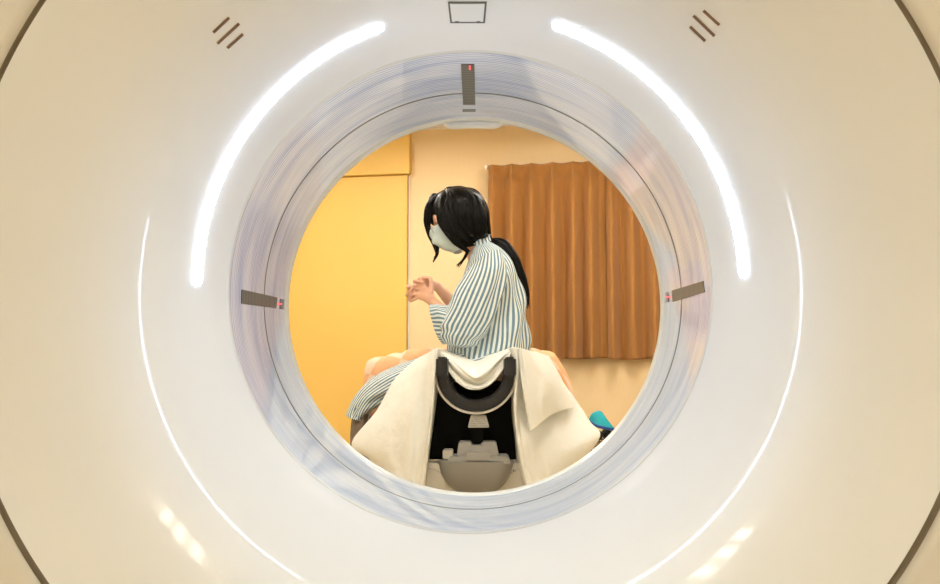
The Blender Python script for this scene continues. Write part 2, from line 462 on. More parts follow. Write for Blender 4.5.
for a, c in (((213.2,32.5),(229,17.5)),((217.3,43.5),(239,23.5)),((227.3,48),(242.8,34)),
             ((703.5,10.5),(719.5,25)),((693.5,15.5),(714.7,36)),((690.2,26.5),(705.3,41))):
    conform(slotf(a, c, 2.6), 12, 2, -.001, .0010, 'speaker_slot', M['slot'])
o = conform(quad([(447.8,1.5),(486.8,1.5),(485,22.8),(450.2,22.8)]), 16, 10, -.001, .0008, 'warning_light_panel', M['iconline'])
conform(quad([(449.8,3.2),(484.8,3.2),(483.2,21),(452,21)]), 16, 10, .0008, .0016, 'panel_face', M['icon'], o)
for x in (457, 478.5): conform(quad([(x-2,20.4),(x+2,20.4),(x+1.8,22),(x-1.8,22)]), 3, 2, .0016, .0024, 'clip', M['iconline'], o)
for q, sl, ls in (([(461,64),(474.3,64),(475.3,104.5),(463,104.5)], [(462.5,109.3),(475.6,109.3),(475.6,111.4),(462.5,111.4)], (469.8,67,.8,2)),
              ([(241.5,289.5),(277,297.5),(276,308.5),(241,303.5)], [(280,298.5),(283.6,299.5),(283,309.5),(279.6,309)], (279,304,2.2,.6)),
              ([(672,290.5),(703.5,281),(705,292),(673,302)], [(665.8,292.5),(668.6,292),(669,302),(666.2,302.4)], (669,297,2.2,.6))):
    o = conform(quad(q), 14, 8, -.001, .0010, 'laser_window', M['dark'])
    conform(quad(sl), 6, 3, -.001, .0010, 'aperture_slit', M['ring'])
    x, y, a, c = ls
    conform(quad([(x-a,y-c),(x+a,y-c),(x+a,y+c),(x-a,y+c)]), 3, 3, .0010, .0016, 'laser_aperture', M['laser'], o)


# ------------------------------------------------------------------ patient table
TY = 3.40
tx = at(476, 400, TY).x
tb = empty('patient_table', (tx, 4.4, 0), 'grey and black motorised patient table standing behind the scanner bore', 'patient table')
def A(px, py, dy=0): return at(px, py, TY+dy)
def ext(name, outline, y0, y1, m, parent=tb, bev=.004):
    """px outline at depth TY extruded from TY+y0 to TY+y1"""
    bm = bmesh.new(); vs = []
    for x, y in outline:
        p = at(x, y, TY); vs.append(bm.verts.new((p.x, TY+y0, p.z)))
    f = bm.faces.new(vs); r = bmesh.ops.extrude_face_region(bm, geom=[f])
    bmesh.ops.translate(bm, verts=[g for g in r['geom'] if isinstance(g, bmesh.types.BMVert)], vec=(0, y1-y0, 0))
    bmesh.ops.recalc_face_normals(bm, faces=bm.faces)
    if bev: bmesh.ops.bevel(bm, geom=bm.edges[:], offset=bev, segments=2, affect='EDGES')
    b = MB(); b.addbm(bm); return b.build(name, m, parent, autos=True)
# pedestal on the floor and the cream top cover around the dome
def circ(cx, cy, r, a0, a1, n): return [(cx+r*math.cos(R(a0+(a1-a0)*i/n)), cy+r*math.sin(R(a0+(a1-a0)*i/n))) for i in range(n+1)]
b = MB(); b.box((tx, TY+.85, .20), (.62, 1.6, .40), None, .03); b.build('pedestal', M['cream'], tb, autos=True)
ext('front_cover', [(416,463),(438,463)] + [(x,y) for x,y in [(438+76*k/24, 463+38*math.sin(math.pi*k/24)) for k in range(1,24)]] + [(514,463),(540,463),(540,515),(416,515)], .0, .10, M['cream'])
for pts in ([(424,468),(436,470),(446,478),(456,489),(466,495)],[(528,468),(516,470),(506,478),(496,489),(486,495)]):
    b = MB(); b.tube([A(*p, -.001) for p in pts], .0014, 6, sub=5); b.build('cover_seam', M['grey'], tb)
for x in (442.5, 514.5):
    b = MB(); b.tube([A(x,470.5,-.003), A(x,470.5,.004)], .0065, 12); o = b.build('screw', M['steel'], tb)
# dome: bulging grey half disc
rows = []
c0 = A(476, 460)
for i in range(15):
    r = .157*i/14; row = []
    for j in range(41):
        a = math.pi + math.pi*j/40; row.append(c0+Vector((r*math.cos(a), .02-.10*math.sqrt(max(0,1-(i/14)**2)), r*math.sin(a)*.98)))
    rows.append(row)
b = MB(); b.grid(rows); b.grid([rows and [r_[0] for r_ in rows][::-1]+[r_[-1] for r_ in rows][1:], [c0+Vector((0,.02,0))]*29])
b.build('dome', M['grey2'], tb, autos=True)
ext('drive_block', [(459,441.5),(471,441.5),(471,445),(482,445),(482,441.5),(496,441.5),(499,456),(457,456)], -.03, .06, M['grey'])
ext('latch_block', [(467,450),(490,450),(491,459),(466,459)], -.07, -.02, M['grey'])
ext('cross_block', [(450,455.5),(508,455.5),(511,463),(447,463)], -.05, .08, M['grey'])
ext('side_block', [(443,449.5),(453,449.5),(453,459),(443,459)], -.02, .05, M['cream'])
ext('under_housing', [(424,392),(530,392),(532,463),(420,463)], .12, 1.9, M['void'])
ext('hinge', [(472,426),(483,426),(483,443),(472,443)], .02, .12, M['void'], bev=.002)
# head holder: black padded fork, white rim under it
def uarc(cx, cy, r, rise, n=40):
    L = [(cx-r, cy-rise)]; L += circ(cx, cy, r, 180, 0, n); L += [(cx+r, cy-rise)]; return L
def band(ro, ri, rise, cx=476, cy=372.5): return uarc(cx, cy, ro, rise) + uarc(cx, cy, ri, rise)[::-1]
ext('head_holder', band(39, 27.5, 15), -.02, .20, M['black'], bev=.006)
for x0 in (437.2, 504.2): ext('fork_pad', [(x0,357),(x0+11,357),(x0+11.3,377),(x0,377)], -.085, .02, M['black'], bev=.008)
ext('holder_rim', band(41.6, 39.4, 6), -.03, .22, M['cream'], bev=.001)
o = ext('spec_plate', [(471,415),(486,415),(489.3,427.5),(467.8,427.5)], -.015, .02, M['label'], bev=.003)
for k in range(5):
    y = 418+1.9*k; w_ = 6+.8*k; b = MB(); p, q = A(478.4-w_, y, -.0158), A(478.4+w_, y, -.0158)
    for j in range(9):
        if (j*7+k*3) % 5 == 0: continue
        b.box(p.lerp(q, (j+.5)/9), ((q-p).length/9*.75, .0006, .0016))
    b.build('plate_print', M['ink'], o, smooth=False)
# cradle: long curved tray
rows = []
for i in range(2):
    for sgn in (0,):
        Y = (TY+.22, 5.45)[i]; row = []
        for j in range(31):
            u = j/30*2-1; row.append(Vector((tx+u*.20, Y, .945-.075*(1-u*u))))
        for j in range(31):
            u = 1-j/30*2; row.append(Vector((tx+u*.205, Y, .935-.09*(1-u*u))))
        rows.append(row)
b = MB(); b.grid(rows, closeu=True); n_ = len(rows[0])
b.cap(range(n_)); b.cap(range(n_, 2*n_), True); b.build('cradle', M['cream'], tb, autos=True)
b = MB(); b.box((tx, 4.55, .60), (.30, 1.7, .44), None, .03); b.build('lift_column', M['void'], tb, autos=True)

# quilt lying over the table, its padded edge hanging a little on three sides
P = []; U_ = []
xs0, xs1, ys0, ys1 = at(362.5,360,4.1).x, at(560,355,4.1).x, 4.02, 5.2
yprof = [(ys0+.0, -.17), (ys0-.012, -.12), (ys0-.01, -.06), (ys0+.005, -.02), (ys0+.03, -.004)] + [(ys0+.06+(ys1-ys0-.06)*k/30, 0) for k in range(31)]
for i, (Y, dz) in enumerate(yprof):
    row = []
    for j in range(101):
        u = j/100*2-1; x = (xs0+xs1)/2 + u*(xs1-xs0)/2; z = .970 + dz
        if u < -.25: z -= .060*((-u-.25)/.75)**1.5
        if u < -.93: z -= .10*((-u-.93)/.07)**2; x += .020*((-u-.93)/.07)**2
        if u > .72: z -= .030*((u-.72)/.2)**2; x += .03*((u-.72)/.28)
        if u > .90: z -= .16*((u-.90)/.10)**1.5; x += .035*((u-.9)/.1)
        pf = abs(math.sin(x*36+.4*i*.12))*.011
        z += .008*noise.noise(Vector((x*7, Y*7, 2))) + pf*(1 if dz > -.01 else .3)
        row.append(Vector((x, Y - (pf+.010*noise.noise(Vector((x*9, z*9, 5))) if dz < -.005 else 0), z)))
    P.append(row)
arc = [0]
for (a_, b_), (c_, d_) in zip(yprof, yprof[1:]): arc.append(arc[-1]+math.hypot(c_-a_, d_-b_))
b = MB(); b.grid(P, uvf=lambda i, j: (j/100*(xs1-xs0), arc[i])); o = b.build('quilt', M['quilt']); solidify(o, .022, -1)
tag(o, 'peach and orange checked quilt spread on the table under the seated person', 'quilt')

# white sheet draped over the head end
def D(*L): return [at(*p) for p in L]
mb = MB()
NU, NV = 60, 60
def wr(P, amp, sc, seed):
    out = []
    for row in P:
        out.append([p + Vector((0, -1, .25))*amp*(noise.noise(Vector((p.x*sc+seed, p.z*sc*.7, seed)))+.5*noise.noise(Vector((p.x*sc*2.7, p.z*sc*1.6, seed+5)))) for p in row])
    return out
def creases(G, L):
    nv, nu = len(G)-1, len(G[0])-1
    for i in range(nv+1):
        for j in range(nu+1):
            u, v = j/nu, i/nv; d = 0
            for (u0, u1, w0, amp, va, vb) in L:
                uc = u0+(u1-u0)*v; e = (u-uc)/w0
                fade = max(0, min(1, (v-va)/.15))*max(0, min(1, (vb-v)/.15))
                d += amp*fade*(math.exp(-e*e*4) if e < 0 else math.exp(-e*1.6))
            G[i][j] = G[i][j] + Vector((0,-1,.15))*d
    return G
left = [D((445,350,3.62),(442,349,3.46),(437.5,348.5,3.36),(433,352,3.40),(424,356,3.52),(415,360,3.70)),
        D((441,372,3.58),(438,372,3.46),(435,372,3.345),(430,374,3.40),(415,374,3.50),(394,381,3.68)),
        D((436,410,3.56),(434,410,3.46),(432,410,3.335),(426,411,3.39),(405,412,3.45),(376,412,3.64)),
        D((430,450,3.54),(429,450,3.44),(428,448,3.33),(421,449,3.38),(398,446,3.44),(352,444,3.62)),
        D((427,485,3.52),(425,485,3.42),(423,486,3.33),(415,486,3.38),(400,480,3.42),(371,461,3.58)),
        D((425,505,3.52),(423,505,3.42),(420,506,3.33),(412,506,3.38),(396,500,3.42),(374,488,3.55))]
mb.grid(wr(creases(patch(left, NU, NV), [(.62,.45,.10,.020,-.3,.8),(.72,.75,.12,.022,.0,1.3),(.85,.60,.10,.014,.25,1.3),(.50,.52,.05,.010,-.3,1.4),(.95,.80,.08,.012,.4,1.3)]), .012, 8, 1))
right = [D((506,349,3.62),(509,348,3.46),(514,347.5,3.36),(520,350,3.40),(534,353,3.55),(547,357,3.72)),
         D((511,372,3.58),(513,372,3.46),(516,372,3.345),(522,374,3.40),(543,374,3.52),(562,381,3.70)),
         D((511,410,3.56),(513,410,3.46),(515,410,3.335),(522,411,3.41),(548,408,3.50),(578,403,3.68)),
         D((515,440,3.54),(516,440,3.44),(518,440,3.33),(526,441,3.38),(556,434,3.46),(590,422,3.64)),
         D((518,470,3.52),(520,470,3.42),(523,470,3.33),(531,470,3.38),(560,457,3.42),(600,436,3.60)),
         D((526,502,3.52),(528,502,3.42),(531,502,3.33),(540,500,3.38),(562,485,3.42),(580,463,3.56))]
mb.grid(wr(creases(patch(right, NU, NV), [(.55,.62,.10,.022,.3,1.3),(.70,.88,.10,.018,.2,1.3),(.60,.75,.08,.014,.5,1.4),(.48,.50,.05,.010,-.3,1.4),(.9,.7,.12,.012,.5,1.3)]), .012, 8, 4))
over = [D((519,349,3.36),(524,350,3.36),(534,352,3.46),(549,356,3.66)),
        D((521,375,3.335),(527,374,3.34),(545,372,3.44),(562,380,3.63)),
        D((525,402,3.325),(531,398,3.33),(550,388,3.43),(569,394,3.61)),
        D((530,431,3.325),(537,426,3.33),(553,414,3.42),(574,407,3.60))]
mb.grid(wr(creases(patch(over, 36, 36), [(.2,.5,.14,.012,-.3,1.0),(.5,.8,.14,.014,0,1.2),(.08,.06,.07,.008,-.3,1.4),(.75,.45,.1,.010,.2,1.2)]), .008, 10, 7))
mid = [D((437.5,350,3.70),(447,352,3.74),(460,355,3.74),(474,357,3.74),(488,354,3.74),(502,351,3.74),(514,349,3.70)),
       D((437.5,348.5,3.50),(447,354.5,3.50),(460,362,3.49),(474,371,3.48),(487,362,3.49),(500,352.5,3.50),(514,347.5,3.50)),
       D((438,348.8,3.44),(448,358,3.425),(461,369.5,3.415),(475,378,3.41),(487,371,3.415),(500,358,3.425),(513.5,348,3.44)),
       D((438.5,350,3.425),(449,365,3.43),(462,378,3.435),(476,383.5,3.435),(488,378,3.435),(501,364,3.43),(513,349.5,3.425)),
       D((439,352,3.41),(450,373,3.41),(462,385.5,3.41),(476,390,3.41),(488,386,3.41),(500,374,3.41),(512,351,3.41))]
G = patch(mid, 70, 50)
for i_, row in enumerate(G):
    v_ = i_/50
    for j_ in range(len(row)):
        if v_ > .25: row[j_] = row[j_] + Vector((0,-1,0))*.007*math.sin(v_*30+2*math.sin(j_/70*math.pi*2))*math.sin(math.pi*j_/70)*min(1,(v_-.25)*5)
mb.grid(wr(G, .008, 14, 9))
for L_ in ([D((437.5,348.8,3.37),(437.5,349,3.53),(437.5,350,3.72)), D((434,351,3.38),(425,355.5,3.52),(415,360,3.71))],
           [D((514,347.8,3.37),(514,348.2,3.53),(514,349,3.72)), D((518,349.5,3.38),(533,352.5,3.54),(547,357,3.73))]):
    mb.grid([[a_.lerp(c_, t_/10)+Vector((0,0,.004*math.sin(t_/10*math.pi))) for a_, c_ in zip(*[[crv(q_, k_/20*2) for k_ in range(21)] for q_ in L_])] for t_ in range(11)])
o = mb.build('sheet', M['sheet']); solidify(o, .0035)
tag(o, 'white sheet draped over the head end of the patient table, hanging on both sides', 'sheet')

# corner: small side table with a wire basket, dark rolls and a turquoise bag
BY = 5.2
bx = at(600, 430, BY).x
def B_(px, py, dy=0): return at(px, py, BY+dy)
t = empty('side_table', (bx-.05, BY+.15, 0), 'low white side table by the back wall beyond the sheet', 'side table')
zt = B_(590, 452).z
b = MB(); b.box((bx-.05, BY+.15, zt-.015), (.50,.40,.03), None, .005); b.build('tabletop', M['rail'], t)
for sx in (-1,1):
    for sy in (-1,1):
        b = MB(); b.tube([(bx-.05+sx*.21, BY+.15+sy*.16, .002), (bx-.05+sx*.21, BY+.15+sy*.16, zt-.03)], .014, 10, caps=False); b.build('leg', M['steel'], t)
b = MB(); x0, x1 = bx-.22, bx+.12; y0, y1 = BY+.02, BY+.28; z1 = B_(600,440).z
for k in range(5):
    z = zt+.006+(z1-zt-.006)*k/4
    b.tube([(x0,y0,z),(x1,y0,z),(x1,y1,z),(x0,y1,z)], .003, 6, closed=True)
for k in range(15):
    x = x0+(x1-x0)*k/14
    for y in (y0, y1): b.tube([(x,y,zt+.004),(x,y,z1)], .002, 5)
tag(b.build('wire_basket', M['wire']), 'black wire basket on the low table beside the white sheet', 'basket')
for k, (px, lab) in enumerate(((598,'dark grey rolled cloth under the turquoise bag, next to the sheet'),(609,'dark grey rolled cloth under the turquoise bag, nearer the bore rim'))):
    b = MB(); c = B_(px, 435.5, .07); b.tube([c+Vector((0,0,0)), c+Vector((0,.14,0))], .032, 18); sp = []
    o = b.build('rolled_cloth', M['char']); tag(o, lab, 'rolled cloth', 'dark rolled cloths under the turquoise bag')
bg = [[(589,421),(597,425),(605,427),(616,429)],[(589.5,418),(597,419),(605,421.5),(613.5,427)],[(592,413.5),(598,414),(604,416),(609.5,422)],[(597,411),(599,410.6),(602,412),(606,418)]]
f_ = [[B_(x, y, -.03-.05*math.sin(math.pi*(j+.5)/4)*(1-i/4)) for j, (x, y) in enumerate(r_)] for i, r_ in enumerate(bg)]
bk = [[B_(x, y, .16-.04*i) for j, (x, y) in enumerate(r_)] for i, r_ in enumerate(bg)]
b = MB(); G1 = patch(f_, 16, 12); G2 = patch(bk, 16, 12); b.grid(G1); b.grid(G2, flip=True)
ed = lambda G: G[0][:] + [r[-1] for r in G[1:]] + G[-1][:-1][::-1] + [r[0] for r in G[1:-1]][::-1]
b.grid([ed(G2), ed(G1)], closeu=True)
o = b.build('vinyl_bag', M['turq']); tag(o, 'crumpled turquoise bag on top of dark rolled cloths in the corner', 'bag')
b = MB(); b.tube([B_(589,421.8,-.07), B_(597,426,-.09), B_(605,428,-.09), B_(615.5,429.8,-.05)], .009, 8, sub=5); b.build('zip_band', M['navy'], o)

# ------------------------------------------------------------------ the seated person
PY = 3.85
def Q(px, py, dy=0): return at(px, py, PY+dy)
def rcone(mb, p, q, r0, r1, n=16, flat=None): mb.tube([p, q], [r0, r1], n, flat=flat)
# head frame: f forward (left and down), s toward the scanner, u up
TH = R(24); HF = Vector((-math.cos(TH), 0, -math.sin(TH))); HS = Vector((0,-1,0)); HU = Vector((-math.sin(TH), 0, math.cos(TH)))
HM = Matrix((HF, HS, HU)).transposed(); HC = Q(457, 221)
def Hd(f, s_, u): return HC + HF*f + HS*s_ + HU*u
b = MB()
def E(f, s_, u, rf, rs, ru): b.ell(Hd(f, s_, u), (rf, rs, ru), HM)
E(-.012,0,.042,.098,.078,.092); E(.030,0,-.005,.070,.066,.085); E(.040,0,-.060,.052,.056,.055)
E(.078,0,-.100,.022,.024,.020); E(.060,0,.045,.042,.058,.040)
b.tube([Hd(.096,0,.018), Hd(.112,0,-.012), Hd(.122,0,-.030)], [.008,.010,.013], 12)
for s1 in (-1,1):
    E(.075,s1*.034,-.022,.026,.022,.020)                       # cheeks
    E(.092,s1*.030,.030,.014,.022,.007)                        # brow
    E(.084,s1*.031,.010,.013,.015,.012)                        # closed lids
    E(.112,s1*.010,-.034,.009,.009,.008)
    E(-.010,s1*.076,-.010,.018,.007,.030)                      # ears
E(.098,0,-.066,.012,.022,.007); E(.095,0,-.078,.012,.019,.007)   # lips
b.tube([Hd(-.03,0,-.04), Q(474,246), Q(482,262)], [.052,.050,.060], 20)      # neck
b.tube([Q(483,262), Q(487,285), Q(490,318), Q(489,345)], [.070,.100,.095,.110], 24)   # trunk
b.tube([Q(485,272,-.11), Q(485,272,.11)], .055, 20)
for s1, ss in ((-1,0),(1,0)):
    hip = Q(486,362,s1*.09); kn = Q(377,396,s1*.08)
    b.tube([hip, kn], [.068,.046], 20)
    an = kn+Vector((.035,0,-.40)); b.tube([kn, kn.lerp(an,.3)+Vector((.02,0,0)), an], [.054,.052,.034], 18)
    b.tube([an+Vector((.02,0,-.03)), an+Vector((-.13,0,-.065))], [.034,.026], 14)
# arms: shoulder - elbow - wrist
b.tube([Q(485,276,-.15), Q(470,327,-.185)], [.042,.036], 18)
b.tube([Q(470,327,-.185), Q(452,318,-.140), Q(434.5,303.5,-.060)], [.036,.034,.0245], 18)
b.tube([Q(485,276,.15), Q(470,327,.185)], [.042,.036], 18)
b.tube([Q(470,327,.185), Q(455,306,.14), Q(437,286,.060)], [.040,.035,.0225], 18)
# palms
b.tube([Q(434.5,303.5,-.060), Q(429,297.5,-.040), Q(423.5,291,-.026)], [.022,.030,.026], 18, flat=(Vector((.25,1,.1)), .62))
b.tube([Q(427,297,-.044), Q(419,295,-.024)], [.024,.020], 16, flat=(Vector((.25,1,.1)), .6))
b.tube([Q(437,286,.060), Q(430,285,.038), Q(422,287,.026)], [.021,.027,.024], 18, flat=(Vector((-.25,1,.1)), .62))
b.tube([Q(429,290,.040), Q(418,294,.026)], [.022,.020], 16, flat=(Vector((-.25,1,.1)), .6))
fr = .0078
# fingers of the far hand: curl round the front and lie on the near hand's knuckles
far = [[(421,282,.028),(414.8,280.5,.012),(415.2,281.0,-.014),(422.3,282.4,-.040)],
       [(417,286,.030),(408.8,286.0,.010),(408.6,287.0,-.012),(415.6,285.0,-.040)],
       [(415,291,.030),(407.4,294.2,.010),(407.4,294.6,-.012),(412.3,288.6,-.038)],
       [(416,296,.028),(410.0,299.0,.008),(409.6,299.8,-.012),(411.6,294.2,-.034)]]
near = [[(424,285,-.026),(417.5,283.4,-.014),(414,285,.016),(420,288,.046)],
        [(420,288.5,-.028),(412.8,288.4,-.018),(410,290,.016),(416,291.5,.044)],
        [(417.5,293,-.028),(410.8,296.0,-.018),(409,296.5,.014),(415,296,.042)],
        [(417.5,298,-.026),(412.3,300.6,-.016),(411,301.0,.012),(416,299,.036)]]
nails = []
for Lx, k in ((far,1),(near,-1)):
    for i, ch in enumerate(Lx):
        r = fr*(1, 1.02, .98, .86)[i]
        b.tube([Q(*p) for p in ch], [r*1.12, r*1.08, r, r*.82], 12, sub=4)
    if k == 1: nails = [(Q(*ch[-1]), Q(*ch[-2])) for ch in Lx]
b.tube([Q(431,293,-.046), Q(431.3,283.5,-.026), Q(430,278.5,-.012), Q(423.6,277.6,-.004), Q(419.0,278.6,.004)], [.014,.012,.0098,.0092,.0075], 14, sub=4)   # near thumb
b.tube([Q(432,288,.046), Q(430,281.5,.024), Q(427,280,.010), Q(421,280.5,-.002)], [.013,.0115,.009,.0075], 14, sub=4)   # far thumb
body = b.build('person', M['skin'])
remesh(body, .0034, 5, .5)
tag(body, 'seated person in a blue striped hospital gown and face mask, head bowed, hands clasped', 'person')
for tip, pv in nails:
    d = (tip-pv).normalized(); b = MB(); n = (Vector((0,-1,.2)) - d*Vector((0,-1,.2)).dot(d)).normalized()
    Mx = Matrix((d, n, d.cross(n))).transposed(); b.ell(tip+n*fr*.72, (.0062,.0016,.0048), Mx, 12); b.build('fingernail', M['nail'], body)
for s1 in (-1,1):
    b = MB(); b.tube([Hd(.098,s1*.018,.006), Hd(.099,s1*.031,.002), Hd(.090,s1*.044,.006)], .0016, 6, sub=4); b.build('eyelash', M['eye'], body)
    b = MB(); b.tube([Hd(.107,s1*.014,.030), Hd(.105,s1*.032,.036), Hd(.092,s1*.050,.032)], [.002,.003,.0014], 8, sub=4); b.build('eyebrow', M['eye'], body)

# garments: rings of (centre, half axis a, half axis b)
def loft(mb, secs, n, rings, per, uoff=0, disp=None, capend=False, ph0=0, twist=0):
    k = len(secs); P = []; C = []
    for i in range(rings+1):
        t = i/rings*(k-1)
        c, a, d = [crv([s_[q] for s_ in secs], t) for q in range(3)]
        C.append(c); row = []
        for j in range(n):
            p = ph0+2*math.pi*j/n; q = 1.0
            if disp: q += disp(p, i/rings)
            row.append(c + (a*math.cos(p)+d*math.sin(p))*q)
        P.append(row)
    mb.grid(P, closeu=True, uvf=lambda i, j: (per*j/n + uoff + twist*i/rings, i/rings*4))
    return P
X = Vector((1,0,0)); Yv = Vector((0,1,0)); Z = Vector((0,0,1)); PX = PY/F
def sec(cx, cy, hw, dep, tilt=0, dy=0):
    a = R(tilt); return (Q(cx, cy, dy), Vector((math.cos(a), 0, math.sin(a)))*hw*PX, Yv*dep)
def ndisp(seed, amp, fu=2.2, fv=5):
    return lambda p, t: amp*noise.noise(Vector((math.cos(p)*fu+seed, math.sin(p)*fu, t*fv)))
b = MB()
tors = [sec(487,368,39,.185), sec(488,350,40,.185), sec(489.5,330,38,.175), sec(491,310,36,.165,4), sec(490.5,290,32,.170,10), sec(488,272,27,.175,18), sec(484,258,20,.135,26), sec(480.5,249,12.5,.085,30), sec(479.5,245,10,.068,30)]
def td(p, t):
    # folds radiating over the back from the armpit
    return .10*noise.noise(Vector((math.cos(p)*2, math.sin(p)*2, t*4))) + (.05*math.sin(9*p+t*9) + .05*math.sin(6*p-t*22))*math.sin(math.pi*min(1,t*1.2))
loft(b, tors, 120, 70, 52, disp=td, twist=-3)
# standing collar
loft(b, [sec(482.5,247,11,.075,32), sec(481.5,242,10.5,.074,32), sec(481.3,240.5,11.0,.078,32), sec(481.3,242,9.4,.062,32)], 60, 10, 16, disp=ndisp(3,.08,3,2))
def v2(dx, dz, L): v_ = Vector((dx, 0, dz)); v_.normalize(); return v_*L*PX
def slv(side):
    dy = -1 if side else 1
    s_ = [(Q(486,260,dy*.11), v2(1,.55,17), Vector((0,.055,-.02))),
          (Q(484,272,dy*.165), v2(1,.30,22), Vector((0,.070,.0))),
          (Q(478.5,290,dy*.192), v2(1,.10,24), Vector((0,.072,0))),
          (Q(472,308,dy*.200), v2(1,.0,24), Vector((0,.074,0))),
          (Q(465,325,dy*.200), v2(1,-.12,23), Vector((.0,.074,0))),
          (Q(460,337,dy*.190), v2(1,-.20,19.5), Vector((.0,.068,0))),
          (Q(458,344,dy*.175), v2(1,-.20,15), Vector((.0,.050,0))),
          (Q(457.5,347,dy*.165), v2(1,-.20,5), Vector((.0,.015,0)))]
    cuff = [(Q(466,328,dy*.175), v2(.0,-1,15), Vector((.01,.055,0))),
            (Q(454,326,dy*.170), v2(.10,-1,19), Vector((.01,.066,0))),
            (Q(444,324.5,dy*.155), v2(.22,-1,20), Vector((.01,.066,0))),
            (Q(437.5,324,dy*.135), v2(.30,-1,19.3), Vector((.01,.062,0))),
            (Q(435.5,323.6,dy*.130), v2(.30,-1,19.0), Vector((.01,.060,0)))]
    if not side: s_, cuff = [[(c+Vector((.02,0,.02)), a*.85, d*.9) for c, a, d in q_] for q_ in (s_, cuff)]
    return s_, cuff
def sd(p, t):
    return .12*noise.noise(Vector((math.cos(p)*1.8+4, math.sin(p)*1.8, t*4.5))) + .045*math.sin(7*p+t*10)*math.sin(math.pi*t) + .055*math.sin(t*38+3*math.cos(p))*max(0,1-((t-.72)/.2)**2)
for side in (1,0):
    s_, cf = slv(side)
    loft(b, s_, 90, 90, 30, disp=sd, twist=1.5)
    cd_ = lambda p, t: .09*noise.noise(Vector((math.cos(p)*2+7, math.sin(p)*2, t*3))) + .05*math.sin(t*16+2*math.cos(p))*(1-t) + .03*math.sin(5*p)
    loft(b, cf, 90, 40, 30, disp=cd_)
    loft(b, [cf[-1], (cf[-2][0], cf[-2][1]*.93, cf[-2][2]*.93), (cf[-3][0], cf[-3][1]*.9, cf[-3][2]*.9)], 90, 10, 30, disp=lambda p, t: cd_(p, 1))
gown = b.build('gown', M['gown'], body)
# skirt of the gown over both thighs
b = MB()
def vz(tilt, L): a = R(tilt); return Vector((math.sin(a), 0, math.cos(a)))*L*PX
sk = [(Q(500,357), vz(0,16), Yv*.185), (Q(470,364), vz(2,17), Yv*.190), (Q(440,371), vz(-8,18), Yv*.19), (Q(412,379.5), vz(-18,18), Yv*.185),
      (Q(391,388), vz(-30,17.5), Yv*.175), (Q(375,397), vz(-46,16), Yv*.165), (Q(366,406), vz(-62,14), Yv*.155), (Q(361.5,414), vz(-74,13), Yv*.150), (Q(360,417.5), vz(-76,12.8), Yv*.148)]
def skd(p, t): return .10*noise.noise(Vector((math.cos(p)*2+9, math.sin(p)*2, t*5))) + .04*math.sin(8*p+3*math.sin(t*5))
loft(b, sk, 110, 80, 40, disp=skd, twist=5)
loft(b, [(c, a*(1-.08*i), d*(1-.03*i)) for i, (c, a, d) in enumerate(sk[::-1][:3])], 110, 8, 40, disp=lambda p, t: skd(p, 1))
b.build('gown_skirt', M['gown'], body)
b = MB(); b.tube([Q(480,243.5,-.066), Q(484,241.5,-.050), Q(489,240.6,-.02), Q(490,241,.02)], .0028, 8, sub=5); b.build('collar_tie', M['sheet'], gown)
# trousers below the hem
b = MB()
for dy in (-.075, .075):
    ls = [(Q(377,394,dy), X*11*PX, Yv*.062), (Q(367,405,dy), X*9*PX, Yv*.062), (Q(361.5,418,dy), X*8.8*PX, Yv*.060), (Q(360.5,440,dy), X*9.4*PX, Yv*.062), (Q(362,462,dy), X*9*PX, Yv*.060), (Q(364,478,dy), X*8.6*PX, Yv*.058)]
    loft(b, ls, 48, 40, 1, disp=lambda p, t: .10*math.sin(5*p+t*3)+.08*noise.noise(Vector((math.cos(p)*2, math.sin(p)*2, t*6+dy))))
b.build('trousers', M['taupe'], body)

# mask
rows = []
for i in range(33):
    v_ = i/32; row = []; u = .010-.146*v_
    ff = .132 + .018*math.sin(math.pi*min(1, v_*1.15)) - .060*v_**2.2; ff += .007*abs(math.sin(v_*3*math.pi+.5))
    for j in range(41):
        a = R(-82+164*j/40); sw = .070-.010*v_
        row.append(Hd(.020+(ff-.020)*max(0, math.cos(a))**.75, sw*math.sin(a)*1.05, u - .012*(1-math.cos(a))*(v_-.5)))
    rows.append(row)
b = MB(); b.grid(rows); mk = b.build('face_mask', M['mask'], body); solidify(mk, .0014)
for s1 in (-1,1):
    b = MB(); b.tube([Hd(.024,s1*.068,-.004), Hd(.000,s1*.080,.010), Hd(-.022,s1*.083,.004), Hd(-.024,s1*.082,-.022), Hd(-.002,s1*.076,-.044), Hd(.020,s1*.060,-.112)], .0013, 6, sub=5)
    b.build('ear_loop', M['rail'], mk)
# glasses
gl = None
b = MB()
for s1 in (-1,1):
    pts = [Hd(.122+.004*math.cos(a)-.010*max(0,s1*0+ math.sin(a)*0), s1*.033+.026*math.cos(a), .002+.021*math.sin(a)) for a in [2*math.pi*k/28 for k in range(28)]]
    b.tube(pts, .0011, 6, closed=True)
    b.tube([Hd(.120,s1*.059,.008), Hd(.105,s1*.074,.010), Hd(.04,s1*.080,.012), Hd(-.015,s1*.084,.012), Hd(-.03,s1*.083,-.008)], .0011, 6, sub=4)
b.tube([Hd(.122,-.008,.008), Hd(.126,0,.011), Hd(.122,.008,.008)], .0011, 6, sub=4)
gl = b.build('glasses', M['frame'], body)
for s1 in (-1,1):
    b = MB(); b.ell(Hd(.122, s1*.033, .002), (.0012,.025,.020), HM, 24); b.build('lens', M['lens'], gl)

